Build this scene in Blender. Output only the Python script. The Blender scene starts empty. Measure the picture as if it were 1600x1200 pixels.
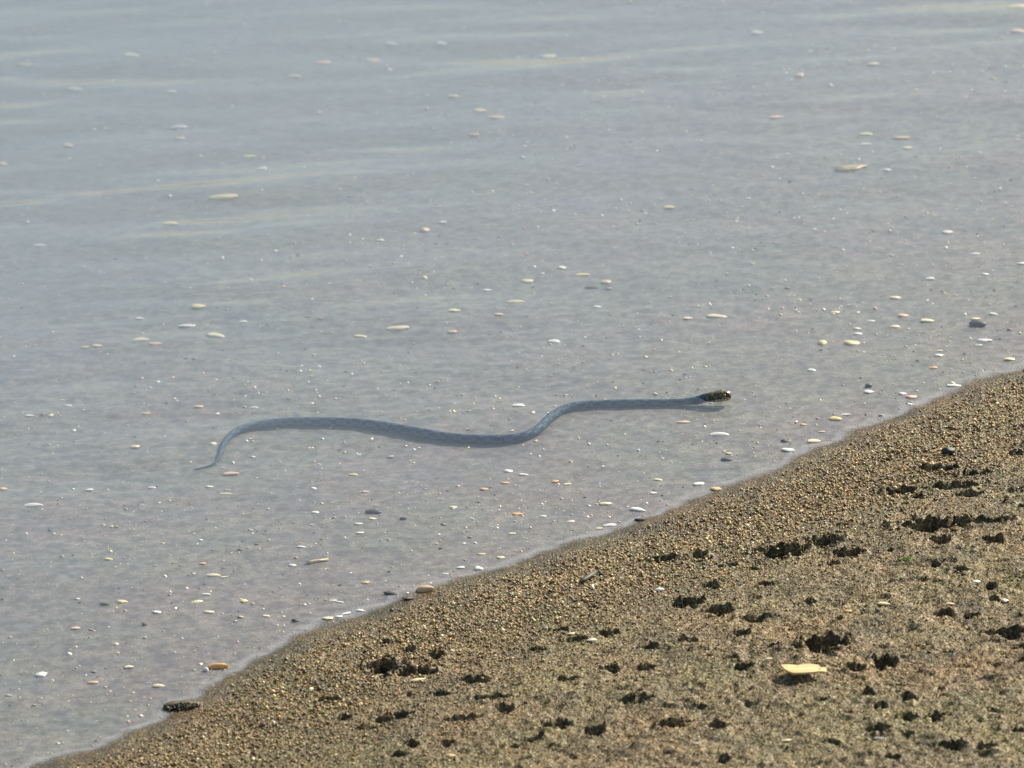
import bpy, math, random
import numpy as np
from mathutils import Vector, Matrix

random.seed(7)
RNG = np.random.default_rng(11)
C = bpy.context.scene.collection
SC = bpy.context.scene

# ------------------------------------------------------------------ camera
PITCH = math.radians(22.0)
DIST = 12.0
LENS, SENSOR = 270.0, 36.0
CAM = np.array([0.0, -DIST * math.cos(PITCH), DIST * math.sin(PITCH)])
cam_d = bpy.data.cameras.new('camera')
cam = bpy.data.objects.new('camera', cam_d)
C.objects.link(cam)
cam.location = CAM
cam.rotation_euler = (math.radians(90) - PITCH, 0, 0)
cam_d.lens = LENS
cam_d.sensor_width = SENSOR
cam_d.clip_start = 0.1
cam_d.clip_end = 2000
cam_d.dof.use_dof = True
cam_d.dof.focus_distance = 11.6
cam_d.dof.aperture_fstop = 9.0
SC.camera = cam

# ------------------------------------------------------------------ daylight
SUN_EL = math.radians(33.0)
SUN_AZ = math.radians(40.0)          # from straight behind the scene (+Y) towards the right (+X)
w = bpy.data.worlds.new('World')
SC.world = w
w.use_nodes = True
nt = w.node_tree
sky = nt.nodes.new('ShaderNodeTexSky')
sky.sky_type = 'NISHITA'
sky.sun_disc = False
sky.sun_elevation = SUN_EL
sky.sun_rotation = SUN_AZ
sky.altitude = 0
sky.air_density = 1.3
sky.dust_density = 2.2
sky.ozone_density = 1.5
bg = nt.nodes['Background']
bg.inputs['Strength'].default_value = 0.090
nt.links.new(sky.outputs[0], bg.inputs['Color'])
sun_d = bpy.data.lights.new('sun', 'SUN')
sun_d.energy = 5.0
sun_d.angle = math.radians(0.5)
sun_d.color = (1.0, 0.89, 0.70)
sun = bpy.data.objects.new('sun', sun_d)
C.objects.link(sun)
to_sun = Vector((math.sin(SUN_AZ) * math.cos(SUN_EL), math.cos(SUN_AZ) * math.cos(SUN_EL), math.sin(SUN_EL)))
sun.rotation_euler = to_sun.to_track_quat('Z', 'Y').to_euler()
SC.view_settings.view_transform = 'Standard'
SC.view_settings.look = 'None'
SC.view_settings.gamma = 1.0
SC.view_settings.use_curve_mapping = False
SC.view_settings.exposure = 0.5
SC.cycles.volume_bounces = 1
SC.cycles.transparent_max_bounces = 16
SC.cycles.max_bounces = 8

# ------------------------------------------------------------------ helpers
CP, SP = math.cos(PITCH), math.sin(PITCH)
K = (SENSOR / 2) / LENS / 800.0


def at(px, py, z=0.0):
    """the place on the level z that is seen at a given spot of the photograph"""
    a, b = (px - 800) * K, -(py - 600) * K
    d = np.array([a, CP + b * SP, -SP + b * CP])
    k = (z - CAM[2]) / d[2]
    return CAM + d * k


def px_size(p):
    """metres per photo pixel at a place"""
    return float(np.dot(np.asarray(p) - CAM, [0, CP, -SP])) * K


def hash2(ix, iy, seed):
    h = (ix.astype(np.int64) * 374761393 + iy.astype(np.int64) * 668265263 + seed * 1442695041) & 0xffffffff
    h = ((h ^ (h >> 13)) * 1274126177) & 0xffffffff
    h = h ^ (h >> 16)
    return (h & 0xffff) / 65535.0 * 2 * math.pi


def noise(x, y, seed=0):
    ix, iy = np.floor(x), np.floor(y)
    fx, fy = x - ix, y - iy
    ux, uy = fx * fx * fx * (fx * (fx * 6 - 15) + 10), fy * fy * fy * (fy * (fy * 6 - 15) + 10)

    def g(ox, oy):
        a = hash2(ix + ox, iy + oy, seed)
        return np.cos(a) * (fx - ox) + np.sin(a) * (fy - oy)
    a = g(0, 0) * (1 - ux) + g(1, 0) * ux
    b = g(0, 1) * (1 - ux) + g(1, 1) * ux
    return (a * (1 - uy) + b * uy) * 1.5


def smooth(a, b, x):
    t = np.clip((x - a) / (b - a), 0, 1)
    return t * t * (3 - 2 * t)


def link(name, me, mat=None, parent=None):
    o = bpy.data.objects.new(name, me)
    C.objects.link(o)
    if mat is not None:
        me.materials.append(mat)
    if parent is not None:
        o.parent = parent
    return o


def tag(o, label=None, cat=None, group=None, kind=None):
    if label:
        o['label'] = label
    if cat:
        o['category'] = cat
    if group:
        o['group'] = group
    if kind:
        o['kind'] = kind
    return o


def mesh_np(name, V, F, shade=True):
    me = bpy.data.meshes.new(name)
    V = np.asarray(V, np.float32)
    F = np.asarray(F, np.int32)
    n = F.shape[1]
    me.vertices.add(len(V))
    me.vertices.foreach_set('co', V.ravel())
    me.loops.add(F.size)
    me.loops.foreach_set('vertex_index', F.ravel())
    me.polygons.add(len(F))
    me.polygons.foreach_set('loop_start', np.arange(0, F.size, n, dtype=np.int32))
    me.polygons.foreach_set('loop_total', np.full(len(F), n, np.int32))
    if shade:
        me.polygons.foreach_set('use_smooth', np.ones(len(F), bool))
    me.update()
    me.validate()
    return me


def grid_faces(nx, ny, off=0):
    i, j = np.meshgrid(np.arange(nx - 1), np.arange(ny - 1))
    a = (j * nx + i).ravel() + off
    return np.stack([a, a + 1, a + nx + 1, a + nx], 1)


# ------------------------------------------------------------------ node helpers
def new_mat(name):
    m = bpy.data.materials.new(name)
    m.use_nodes = True
    t = m.node_tree
    return m, t, t.nodes['Principled BSDF']


def N(t, typ, **kw):
    n = t.nodes.new(typ)
    for k, v in kw.items():
        if k in n.inputs:
            n.inputs[k].default_value = v
        else:
            setattr(n, k, v)
    return n


def ramp(t, stops, fac):
    r = t.nodes.new('ShaderNodeValToRGB')
    e = r.color_ramp.elements
    while len(e) < len(stops):
        e.new(0.5)
    for q, (p, c) in zip(e, stops):
        q.position = p
        q.color = (*c, 1)
    t.links.new(fac, r.inputs[0])
    return r.outputs[0]


def mixc(t, a, b, fac, mode='MIX'):
    m = t.nodes.new('ShaderNodeMix')
    m.data_type = 'RGBA'
    m.blend_type = mode
    for sock, v in ((m.inputs[6], a), (m.inputs[7], b), (m.inputs[0], fac)):
        if hasattr(v, 'links') or hasattr(v, 'is_output'):
            t.links.new(v, sock)
        else:
            sock.default_value = v if not isinstance(v, tuple) else (*v, 1)
    return m.outputs[2]


def maprange(t, v, a, b, c=0.0, d=1.0):
    m = t.nodes.new('ShaderNodeMapRange')
    m.inputs[1].default_value, m.inputs[2].default_value = a, b
    m.inputs[3].default_value, m.inputs[4].default_value = c, d
    t.links.new(v, m.inputs[0])
    return m.outputs[0]


# ------------------------------------------------------------------ shoreline and ground shape
SHORE_PX = [(60, 1200), (150, 1170), (215, 1146), (262, 1124), (292, 1106), (318, 1082), (350, 1056), (400, 1029),
            (500, 985), (565, 962), (630, 938), (720, 904), (850, 866), (960, 832), (1010, 810), (1100, 774),
            (1200, 738), (1300, 690), (1400, 649), (1500, 605), (1600, 574)]
SH = np.array([at(*p)[:2] for p in SHORE_PX])
U = SH[-1] - SH[3]
U /= np.linalg.norm(U)
NO = np.array([-U[1], U[0]])            # offshore
S_, T_ = SH @ U, SH @ NO
order = np.argsort(S_)
S_, T_ = S_[order], T_[order]


def inland(x, y):
    """distance from the waterline, positive on land"""
    s = x * U[0] + y * U[1]
    t = x * NO[0] + y * NO[1]
    ts = np.interp(s, S_, T_)
    ts = ts * .4 + .15 * (np.interp(s - .02, S_, T_) + np.interp(s + .02, S_, T_)) + .15 * (np.interp(s - .04, S_, T_) + np.interp(s + .04, S_, T_))
    return ts - t


def base_z(d):
    land = 0.28 * (1 - np.exp(-np.maximum(d, 0) * 0.085 / 0.28)) + 0.012 * np.clip(d, 0, 60)
    q = np.maximum(-d, 0)
    wet = -(0.056 * q + 0.010 * np.clip(q - .8, 0, 20) * smooth(.8, 1.6, q))
    return np.where(d > 0, land, wet) + .0013


# hollows trodden in the mud: centre, width, height as seen
PITS = [(1460, 820, 100, 22), (1222, 862, 62, 22), (1288, 846, 48, 20), (1322, 866, 40, 14), (1040, 874, 42, 12), (1092, 868, 24, 14),
        (1285, 1008, 64, 24), (1336, 1044, 36, 15), (1380, 1034, 40, 20), (598, 1046, 50, 24), (652, 1050, 56, 12),
        (1470, 732, 60, 11), (1520, 740, 46, 9), (1490, 759, 74, 10), (1405, 768, 44, 11), (1517, 773, 36, 13), (1468, 844, 30, 13),
        (1545, 814, 56, 12), (1082, 942, 34, 18), (1062, 946, 22, 12), (1121, 955, 34, 16), (1157, 1041, 26, 13), (991, 1093, 42, 10),
        (955, 1046, 28, 13), (1006, 1044, 22, 12), (722, 1123, 54, 9), (625, 1118, 36, 10), (596, 1126, 26, 10), (645, 1164, 18, 14),
        (700, 1161, 22, 11), (802, 1166, 18, 8), (928, 1143, 30, 17), (866, 1134, 44, 12), (740, 1062, 40, 10), (788, 1110, 22, 15),
        (1074, 1001, 34, 11), (1156, 991, 24, 11), (1462, 1120, 22, 18), (1354, 1081, 20, 12), (1416, 1093, 22, 11), (1050, 1134, 34, 14),
        (1122, 1136, 30, 10), (1570, 988, 50, 16), (1592, 1010, 30, 12), (1395, 1186, 20, 9), (1488, 1166, 34, 14), (1175, 966, 50, 9),
        (602, 1002, 13, 8), (640, 1014, 15, 10), (683, 1023, 22, 12), (1550, 846, 30, 12), (1500, 892, 26, 9), (1546, 917, 22, 12),
        (510, 1093, 28, 8), (535, 1122, 22, 9), (570, 1138, 46, 7), (1110, 916, 18, 9), (1116, 918, 14, 8), (1199, 913, 15, 9),
        (1316, 946, 10, 7), (1311, 972, 12, 6), (1375, 1105, 20, 8), (1373, 1139, 30, 14), (1420, 1120, 24, 12), (1250, 857, 30, 10),
        (900, 1000, 30, 9), (870, 985, 28, 7), (1000, 1093, 20, 8), (950, 990, 26, 11), (1070, 1130, 22, 8), (770, 1090, 50, 8),
        (1588, 708, 30, 9), (1432, 776, 20, 8), (1094, 1105, 16, 8), (1475, 957, 34, 9), (1516, 962, 26, 11), (1205, 1010, 18, 7),
        (1300, 880, 18, 8), (830, 1155, 40, 8), (620, 1180, 30, 9), (1130, 1186, 20, 10), (1590, 1140, 30, 9), (1540, 1170, 34, 10),
        (1185, 935, 14, 7), (690, 1085, 26, 7), (1015, 1010, 20, 8), (840, 1015, 26, 8), (1265, 940, 22, 7), (1440, 1010, 24, 8)]
SPIT = at(284, 1104)[:2]
PIT_W = []
for px, py, pw, ph in PITS:
    p = at(px, py, 0)
    for _ in range(6):
        p = at(px, py, float(base_z(inland(p[0], p[1]))))
    s = px_size(p)
    PIT_W.append((p[0], p[1], pw * s * .50, ph * s / SP * .41, min(.034, .011 + ph * s * 1.1)))

pr = random.Random(21)
while len(PIT_W) < len(PITS) + 26:          # many small scuffs in between
    px, py = pr.uniform(430, 1640), pr.uniform(760, 1215)
    p = at(px, py, .03)
    dd = float(inland(p[0], p[1]))
    if dd < .24 or pr.random() > .35 + dd:
        continue
    if any(abs(p[0] - q[0]) < q[2] + .02 and abs(p[1] - q[1]) < q[3] + .03 for q in PIT_W):
        continue
    s = px_size(p)
    pw, ph = pr.uniform(9, 34), pr.uniform(4, 9)
    PIT_W.append((p[0], p[1], pw * s * .5, ph * s / SP * .40, .005 + ph * s * .8))


def ground(x, y, pits=True):
    """height of the beach and the lake bed"""
    x = np.asarray(x, float)
    y = np.asarray(y, float)
    d = inland(x, y)
    z = base_z(d)
    rough = smooth(.20, .60, d)
    near = smooth(.0, .05, d)
    fade = smooth(14, 4, np.hypot(x, y))
    # uneven waterline, a few centimetres in and out
    z = z + fade * (.0009 * noise(x * 9, y * 9, 1) + .0006 * noise(x * 28, y * 28, 2))
    z = z + fade * near * (.0011 * noise(x * 90, y * 90, 3) + .0010 * noise(x * 190, y * 190, 4))
    # trampled, clotted mud higher up
    r1 = noise(x * 16 + .5 * noise(x * 30, y * 30, 8), y * 13, 5)
    r2 = 1 - 2 * np.abs(noise(x * 34, y * 26, 6))
    z = z + fade * rough * (.0050 * r1 + .0008 * r2 + .0014 * noise(x * 60, y * 75, 7) + .0017 * noise(x * 130, y * 170, 11) + .0012 * noise(x * 260, y * 260, 12))
    cl = noise(x * 30 + .6 * noise(x * 60, y * 60, 18), y * 44, 17)
    z = z + fade * rough * .0030 * smooth(.42, .52, cl)
    # soft undulation of the bed
    z = z + fade * smooth(0.1, .8, -d) * (.006 * noise(x * 3, y * 5, 9) + .0015 * noise(x * 25, y * 40, 10))
    # a low muddy spit running out into the water
    sx, sy = x - SPIT[0], y - SPIT[1]
    z = z + .0045 * np.exp(-(sx / .026) ** 4 - (sy / .016) ** 2)
    if pits:
        for i, (cx, cy, rx, ry, dep) in enumerate(PIT_W):
            m = (np.abs(x - cx) < rx * 2.4) & (np.abs(y - cy) < ry * 2.6)
            if not m.any():
                continue
            xx, yy = x[m] - cx, y[m] - cy
            xx = xx + .30 * rx * noise(x[m] * 45, y[m] * 45, 20 + i) + .20 * rx * noise(x[m] * 110, y[m] * 110, 21 + i)
            yy = yy + .45 * ry * noise(x[m] * 40, y[m] * 40, 60 + i) + .30 * ry * noise(x[m] * 120, y[m] * 120, 61 + i)
            # steep far wall, gentle near one
            v = np.where(yy > 0, yy / (ry * .75), yy / (ry * 1.15))
            q = np.sqrt((xx / rx) ** 2 + v ** 2)
            xm, ym = x[m], y[m]
            q = q - .55 * noise(xm * 62, ym * 85, 140 + i) - .20 * noise(xm * 120, ym * 150, 141 + i) - .10
            bowl = 1 - smooth(.60, 1.0, q)
            lip = np.exp(-((q - 1.18) / .22) ** 2) * np.where(yy > 0, 1.0, .25)
            dz = -dep * bowl + .34 * dep * lip * (.6 + .8 * noise(xm * 80, ym * 80, 142 + i))
            z[m] += dz
    return z


def axis(lo, hi, segs, far, grow=1.35):
    """coordinates: fine inside, widening steadily outside"""
    a = []
    x = lo
    for end, st in segs:
        k = max(1, int(round((end - x) / st)))
        a += list(np.linspace(x, end, k, endpoint=False))
        x = end
    a.append(hi)
    st = a[1] - a[0]
    left, p, q = [], lo, st
    while p > -far:
        q *= grow
        p -= q
        left.append(p)
    right, p, q = [], hi, a[-1] - a[-2]
    while p < far:
        q *= grow
        p += q
        right.append(p)
    return np.array(left[::-1] + a + right)


# ------------------------------------------------------------------ ground material
def sand_material():
    m, t, b = new_mat('wet_sand')
    geo = N(t, 'ShaderNodeNewGeometry')
    pos = geo.outputs['Position']
    sep = N(t, 'ShaderNodeSeparateXYZ')
    t.links.new(pos, sep.inputs[0])
    v = N(t, 'ShaderNodeTexVoronoi', Scale=330.0)
    t.links.new(pos, v.inputs['Vector'])
    sp = N(t, 'ShaderNodeSeparateColor')
    t.links.new(v.outputs['Color'], sp.inputs[0])
    flecks = ramp(t, [(0, (.030, .024, .010)), (.3, (.090, .068, .028)), (.55, (.18, .135, .060)), (.8, (.32, .24, .11)),
                      (.92, (.46, .38, .22)), (1, (.66, .60, .44))], sp.outputs[0])
    n1 = N(t, 'ShaderNodeTexNoise', Scale=5.0, Detail=5.0)
    t.links.new(pos, n1.inputs['Vector'])
    n2 = N(t, 'ShaderNodeTexNoise', Scale=42.0, Detail=4.0)
    t.links.new(pos, n2.inputs['Vector'])
    mud = ramp(t, [(.3, (.040, .033, .010)), (.5, (.092, .070, .026)), (.72, (.17, .122, .052))], n2.outputs[0])
    col = mixc(t, flecks, mud, .45)
    # algae green, rusty and grey patches
    patch = ramp(t, [(.32, (.93, 1.0, .78)), (.5, (1, .98, .92)), (.68, (1.12, .96, .84))], n1.outputs[0])
    col = mixc(t, col, patch, 1.0, 'MULTIPLY')
    # damper, darker stretches of mud
    n7 = N(t, 'ShaderNodeTexNoise', Scale=13.0, Detail=6.0, Roughness=.65)
    t.links.new(pos, n7.inputs['Vector'])
    col = mixc(t, col, ramp(t, [(.36, (.52, .54, .50)), (.50, (1, 1, 1)), (.66, (1.25, 1.2, 1.12))], n7.outputs[0]), 1.0, 'MULTIPLY')
    # the bed of the lake: greyer, silt over the grains
    bedsilt = mixc(t, col, (.176, .178, .186), .70)
    shallow = maprange(t, sep.outputs['Z'], .0004, .0014, 1, 0)
    col = mixc(t, col, bedsilt, shallow)
    n5 = N(t, 'ShaderNodeTexNoise', Scale=3.2, Detail=3.0)
    mp5 = N(t, 'ShaderNodeMapping')
    mp5.inputs['Location'].default_value = (4, 9, 2)
    t.links.new(pos, mp5.inputs['Vector'])
    t.links.new(mp5.outputs[0], n5.inputs['Vector'])
    tone = ramp(t, [(.30, (.90, .98, 1.0)), (.42, (.99, 1.02, .97)), (.52, (1, 1, 1)), (.62, (1.04, .98, .99)), (.72, (.93, .94, 1.03))], n5.outputs[0])
    n6 = N(t, 'ShaderNodeTexNoise', Scale=60.0, Detail=5.0)
    t.links.new(pos, n6.inputs['Vector'])
    fine = ramp(t, [(.35, (.70, .70, .70)), (.65, (1.25, 1.25, 1.25))], n6.outputs[0])
    bedcol = mixc(t, mixc(t, bedsilt, tone, 1.0, 'MULTIPLY'), fine, 1.0, 'MULTIPLY')
    col = mixc(t, col, bedcol, shallow)
    # sky reflection along the very edge of the water, painted pale into the ground
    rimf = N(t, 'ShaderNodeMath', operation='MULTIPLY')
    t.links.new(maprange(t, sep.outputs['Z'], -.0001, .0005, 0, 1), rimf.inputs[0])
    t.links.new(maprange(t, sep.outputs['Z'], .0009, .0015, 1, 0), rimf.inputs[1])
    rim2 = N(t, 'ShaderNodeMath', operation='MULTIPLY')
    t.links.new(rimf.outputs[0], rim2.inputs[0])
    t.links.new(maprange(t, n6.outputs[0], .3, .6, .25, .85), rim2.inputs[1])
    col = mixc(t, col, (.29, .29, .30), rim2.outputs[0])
    # soaked rim just above the water
    soaked = maprange(t, sep.outputs['Z'], .003, .010, 1, 0)
    dark = mixc(t, col, (.55, .52, .48), soaked, 'MULTIPLY')
    col = mixc(t, dark, col, shallow)
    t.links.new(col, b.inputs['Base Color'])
    t.links.new(maprange(t, sep.outputs['Z'], .004, .05, .38, .62), b.inputs['Roughness'])
    b.inputs['Specular IOR Level'].default_value = .4
    nb = N(t, 'ShaderNodeTexNoise', Scale=500.0, Detail=3.0)
    t.links.new(pos, nb.inputs['Vector'])
    add = N(t, 'ShaderNodeMath', operation='ADD')
    t.links.new(nb.outputs[0], add.inputs[0])
    t.links.new(v.outputs['Distance'], add.inputs[1])
    bm = N(t, 'ShaderNodeBump', Strength=.9, Distance=.0012)
    t.links.new(add.outputs[0], bm.inputs['Height'])
    t.links.new(maprange(t, sep.outputs['Z'], -.002, .004, .12, 1.0), bm.inputs['Strength'])
    t.links.new(bm.outputs[0], b.inputs['Normal'])
    return m


SAND = sand_material()
# mesh of beach and lake bed in one sheet
gx = axis(-.98, .98, [(.98, .0032)], 500)
gy = axis(-1.72, 2.45, [(.05, .0030), (.45, .0050), (2.45, .0110)], 500)
X, Y = np.meshgrid(gx, gy)
Z = ground(X.ravel(), Y.ravel())
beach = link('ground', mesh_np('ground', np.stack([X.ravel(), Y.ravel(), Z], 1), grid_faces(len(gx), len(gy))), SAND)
tag(beach, kind='structure')

# ------------------------------------------------------------------ water
HEAD = at(1124, 618, .008)
wx = axis(-1.0, 1.0, [(1.0, .0055)], 400, 1.5)
wy = axis(-1.75, 2.5, [(.05, .0055), (.45, .006), (2.5, .012)], 400, 1.5)
WX, WY = np.meshgrid(wx, wy)
wxf, wyf = WX.ravel(), WY.ravel()
gz = ground(wxf, wyf, False)
dw = -inland(wxf, wyf)
wz = np.zeros_like(wxf)
amp = smooth(.10, 1.7, dw) * smooth(30, 6, np.hypot(wxf, wyf))
wr = random.Random(4)
patchy = .65 + .7 * noise(wxf * 1.6, wyf * 2.2, 91)
for k in range(26):
    lam = .07 * (3.4 ** wr.random())
    th = math.radians(97 + wr.gauss(0, 9))
    kk = 2 * math.pi / lam
    slope = .031 * (.4 + wr.random())
    ph = wr.random() * 6.28
    phi = kk * (wxf * math.cos(th) + wyf * math.sin(th)) + ph + 1.4 * noise(wxf * 2, wyf * 2, 200 + k)
    wz += slope / kk * (np.sin(phi) + .25 * np.sin(2 * phi)) * amp * patchy
# faint rings round the raised head
rr = np.hypot(wxf - HEAD[0], wyf - HEAD[1])
wz += .0012 * np.sin(rr * 2 * math.pi / .026) * np.exp(-rr / .045) * smooth(.0, .012, rr)
wz += .0012 * np.exp(-((rr - .012) / .008) ** 2)
# the film of water drawn up the sand at its edge
depth = -gz
wz += .0017 * np.exp(-np.maximum(depth, 0) / .0010) * smooth(3, .6, np.abs(dw))
top = np.stack([wxf, wyf, wz], 1)
nx, ny = len(wx), len(wy)
Ft = grid_faces(nx, ny)
# skirt and floor close the body of water below the bed
ring = list(range(0, nx)) + [j * nx + nx - 1 for j in range(1, ny)] + [(ny - 1) * nx + i for i in range(nx - 2, -1, -1)] + [j * nx for j in range(ny - 2, 0, -1)]
low = top[ring].copy()
low[:, 2] = -3.0
base = len(top)
n = len(ring)
ri = np.array(ring)
bi = base + np.arange(n)
Fs = np.stack([ri, bi, np.roll(bi, -1), np.roll(ri, -1)], 1)
cidx = base + n
Vw = np.concatenate([top, low, [[0, 0, -3.0]]])
Fb = np.stack([bi[0::2], np.full(len(bi[0::2]), cidx), np.roll(bi, -2)[0::2], np.roll(bi, -1)[0::2]], 1) if n % 2 == 0 else None
Fw = np.concatenate([Ft, Fs] + ([Fb] if Fb is not None else []))


def water_material():
    m = bpy.data.materials.new('lake_water')
    m.use_nodes = True
    t = m.node_tree
    t.nodes.clear()
    out = N(t, 'ShaderNodeOutputMaterial')
    geo = N(t, 'ShaderNodeNewGeometry')
    nz = N(t, 'ShaderNodeTexNoise', Scale=1.0, Detail=3.0)
    mp = N(t, 'ShaderNodeMapping')
    mp.inputs['Scale'].default_value = (12, 30, 12)
    t.links.new(geo.outputs['Position'], mp.inputs['Vector'])
    t.links.new(mp.outputs[0], nz.inputs['Vector'])
    bm = N(t, 'ShaderNodeBump', Strength=.10, Distance=.004)
    t.links.new(nz.outputs[0], bm.inputs['Height'])
    fr = N(t, 'ShaderNodeFresnel', IOR=1.333)
    t.links.new(bm.outputs[0], fr.inputs['Normal'])
    inv = N(t, 'ShaderNodeMath', operation='SUBTRACT')
    inv.inputs[0].default_value = 1
    t.links.new(geo.outputs['Backfacing'], inv.inputs[1])
    mul = N(t, 'ShaderNodeMath', operation='MULTIPLY')
    t.links.new(fr.outputs[0], mul.inputs[0])
    t.links.new(inv.outputs[0], mul.inputs[1])
    gl = N(t, 'ShaderNodeBsdfGlossy', Roughness=.03)
    t.links.new(bm.outputs[0], gl.inputs['Normal'])
    tr = N(t, 'ShaderNodeBsdfTransparent')
    mx = N(t, 'ShaderNodeMixShader')
    t.links.new(mul.outputs[0], mx.inputs[0])
    t.links.new(tr.outputs[0], mx.inputs[1])
    t.links.new(gl.outputs[0], mx.inputs[2])
    t.links.new(mx.outputs[0], out.inputs['Surface'])
    pv = N(t, 'ShaderNodeVolumePrincipled', Density=2.4, Anisotropy=.25)
    pv.inputs['Color'].default_value = (.47, .575, .685, 1)
    t.links.new(pv.outputs[0], out.inputs['Volume'])
    return m


water = link('water', mesh_np('water', Vw, Fw), water_material())
tag(water, kind='structure')


# ------------------------------------------------------------------ stone and shell materials
def stone_mat(name, colour, rough=.45, var=.25, spots=(.5, .45, .35), scale=160.0):
    m, t, b = new_mat(name)
    tc = N(t, 'ShaderNodeTexCoord')
    oi = N(t, 'ShaderNodeObjectInfo')
    off = N(t, 'ShaderNodeVectorMath', operation='ADD')
    t.links.new(tc.outputs['Object'], off.inputs[0])
    t.links.new(oi.outputs['Random'], off.inputs[1])
    nz = N(t, 'ShaderNodeTexNoise', Scale=scale, Detail=4.0)
    t.links.new(off.outputs[0], nz.inputs['Vector'])
    c0 = tuple(c * (1 - var) for c in colour)
    c1 = tuple(min(.95, c * (1 + var * .5)) for c in colour)
    col = ramp(t, [(.35, c0), (.6, c1)], nz.outputs[0])
    n2 = N(t, 'ShaderNodeTexNoise', Scale=scale * 3, Detail=2.0)
    t.links.new(off.outputs[0], n2.inputs['Vector'])
    col = mixc(t, col, tuple(c * s for c, s in zip(colour, spots)), maprange(t, n2.outputs[0], .58, .72, 0, .7))
    t.links.new(col, b.inputs['Base Color'])
    b.inputs['Roughness'].default_value = rough
    bm = N(t, 'ShaderNodeBump', Strength=.4, Distance=.0005)
    t.links.new(n2.outputs[0], bm.inputs['Height'])
    t.links.new(bm.outputs[0], b.inputs['Normal'])
    return m


MAT = {
    'W': stone_mat('white_shell', (.92, .89, .78), .35),
    'C': stone_mat('cream_shell', (.90, .76, .46), .4),
    'Y': stone_mat('yellow_stone', (.84, .70, .32), .45),
    'T': stone_mat('tan_stone', (.74, .50, .27), .5),
    'O': stone_mat('orange_stone', (.88, .44, .15), .5, .3),
    'P': stone_mat('pink_stone', (.84, .54, .36), .5),
    'D': stone_mat('dark_stone', (.022, .030, .034), .5),
    'G': stone_mat('grey_stone', (.36, .35, .32), .5),
}


def ico(sub=2):
    import bmesh
    bm = bmesh.new()
    bmesh.ops.create_icosphere(bm, subdivisions=sub, radius=1.0)
    V = np.array([v.co[:] for v in bm.verts])
    F = np.array([[v.index for v in f.verts] for f in bm.faces])
    bm.free()
    return V, F


IV, IF = ico(3)
I1V, I1F = ico(1)


def pebble_shape(seed, kind):
    """unit pebble: flat, lopsided; kinds: pebble, shell (curved plate), lump"""
    r = np.random.default_rng(seed)
    V = IV.copy()
    ang = np.arctan2(V[:, 1], V[:, 0])
    k = 1 + .14 * np.cos(2 * ang + r.uniform(0, 6)) * r.uniform(.2, 1) + .10 * np.cos(3 * ang + r.uniform(0, 6)) + .05 * np.cos(5 * ang + r.uniform(0, 6))
    V[:, 0] *= k
    V[:, 1] *= k
    for _ in range(5):                  # worn facets
        nrm = r.normal(size=3)
        nrm /= np.linalg.norm(nrm)
        dd = V @ nrm
        lim = r.uniform(.72, .9)
        over = np.maximum(dd - lim, 0)
        V -= np.outer(over * .85, nrm)
    if kind == 'shell':
        V[:, 2] *= .35
        V[:, 2] += .9 * (1 - V[:, 0] ** 2 * .8 - V[:, 1] ** 2 * .6) - .6
        taper = 1 - .35 * V[:, 0]
        V[:, 1] *= taper
    V /= np.abs(V).max(0)
    return V


SHAPES = {}


def shape_mesh(seed, kind, matkey):
    key = (seed, kind, matkey)
    if key not in SHAPES:
        me = mesh_np(kind, pebble_shape(seed, kind), IF)
        me.materials.append(MAT[matkey])
        SHAPES[key] = me
    return SHAPES[key]


def on_ground(px, py, lift=0.0):
    p = at(px, py, 0)
    for _ in range(10):
        z = float(ground(np.array([p[0]]), np.array([p[1]]))[0])
        p = at(px, py, z + lift)
    return p


def place_pebble(i, px, py, w, h, col, label, kind=None, tilt=0.0, thick=.34):
    p = on_ground(px, py)
    s = px_size(p)
    kind = kind or ('shell' if (col in 'WC' and w > 12 and h / w < .3 and i % 3 == 0) else 'pebble')
    far = 1 + .30 * max(0.0, min(1.0, (560 - py) / 500))
    if py < 1200 and inland(p[0], p[1]) < 0:
        h = h * 1.15
    w, h = w * far, h * far
    a = w * s / 2 * 1.08
    b = max(h * s / (SP + thick * CP) / 2, a * .32) * 1.15
    c = thick * b
    name = {'shell': 'shell_fragment', 'pebble': 'pebble'}[kind]
    o = bpy.data.objects.new(name, shape_mesh(i % 9, kind, col))
    C.objects.link(o)
    o.location = (p[0], p[1], p[2] + c * (.55 if inland(p[0], p[1]) < 0 else .95))
    o.scale = (a, b, c)
    o.rotation_euler = (random.uniform(-.10, .10), random.uniform(-.08, .08), tilt)
    tag(o, label, 'shell' if kind == 'shell' else 'pebble', 'pale pebbles and shell bits on the lake bed' if inland(p[0], p[1]) < 0 else 'pebbles lying on the wet sand')
    return o


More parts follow.
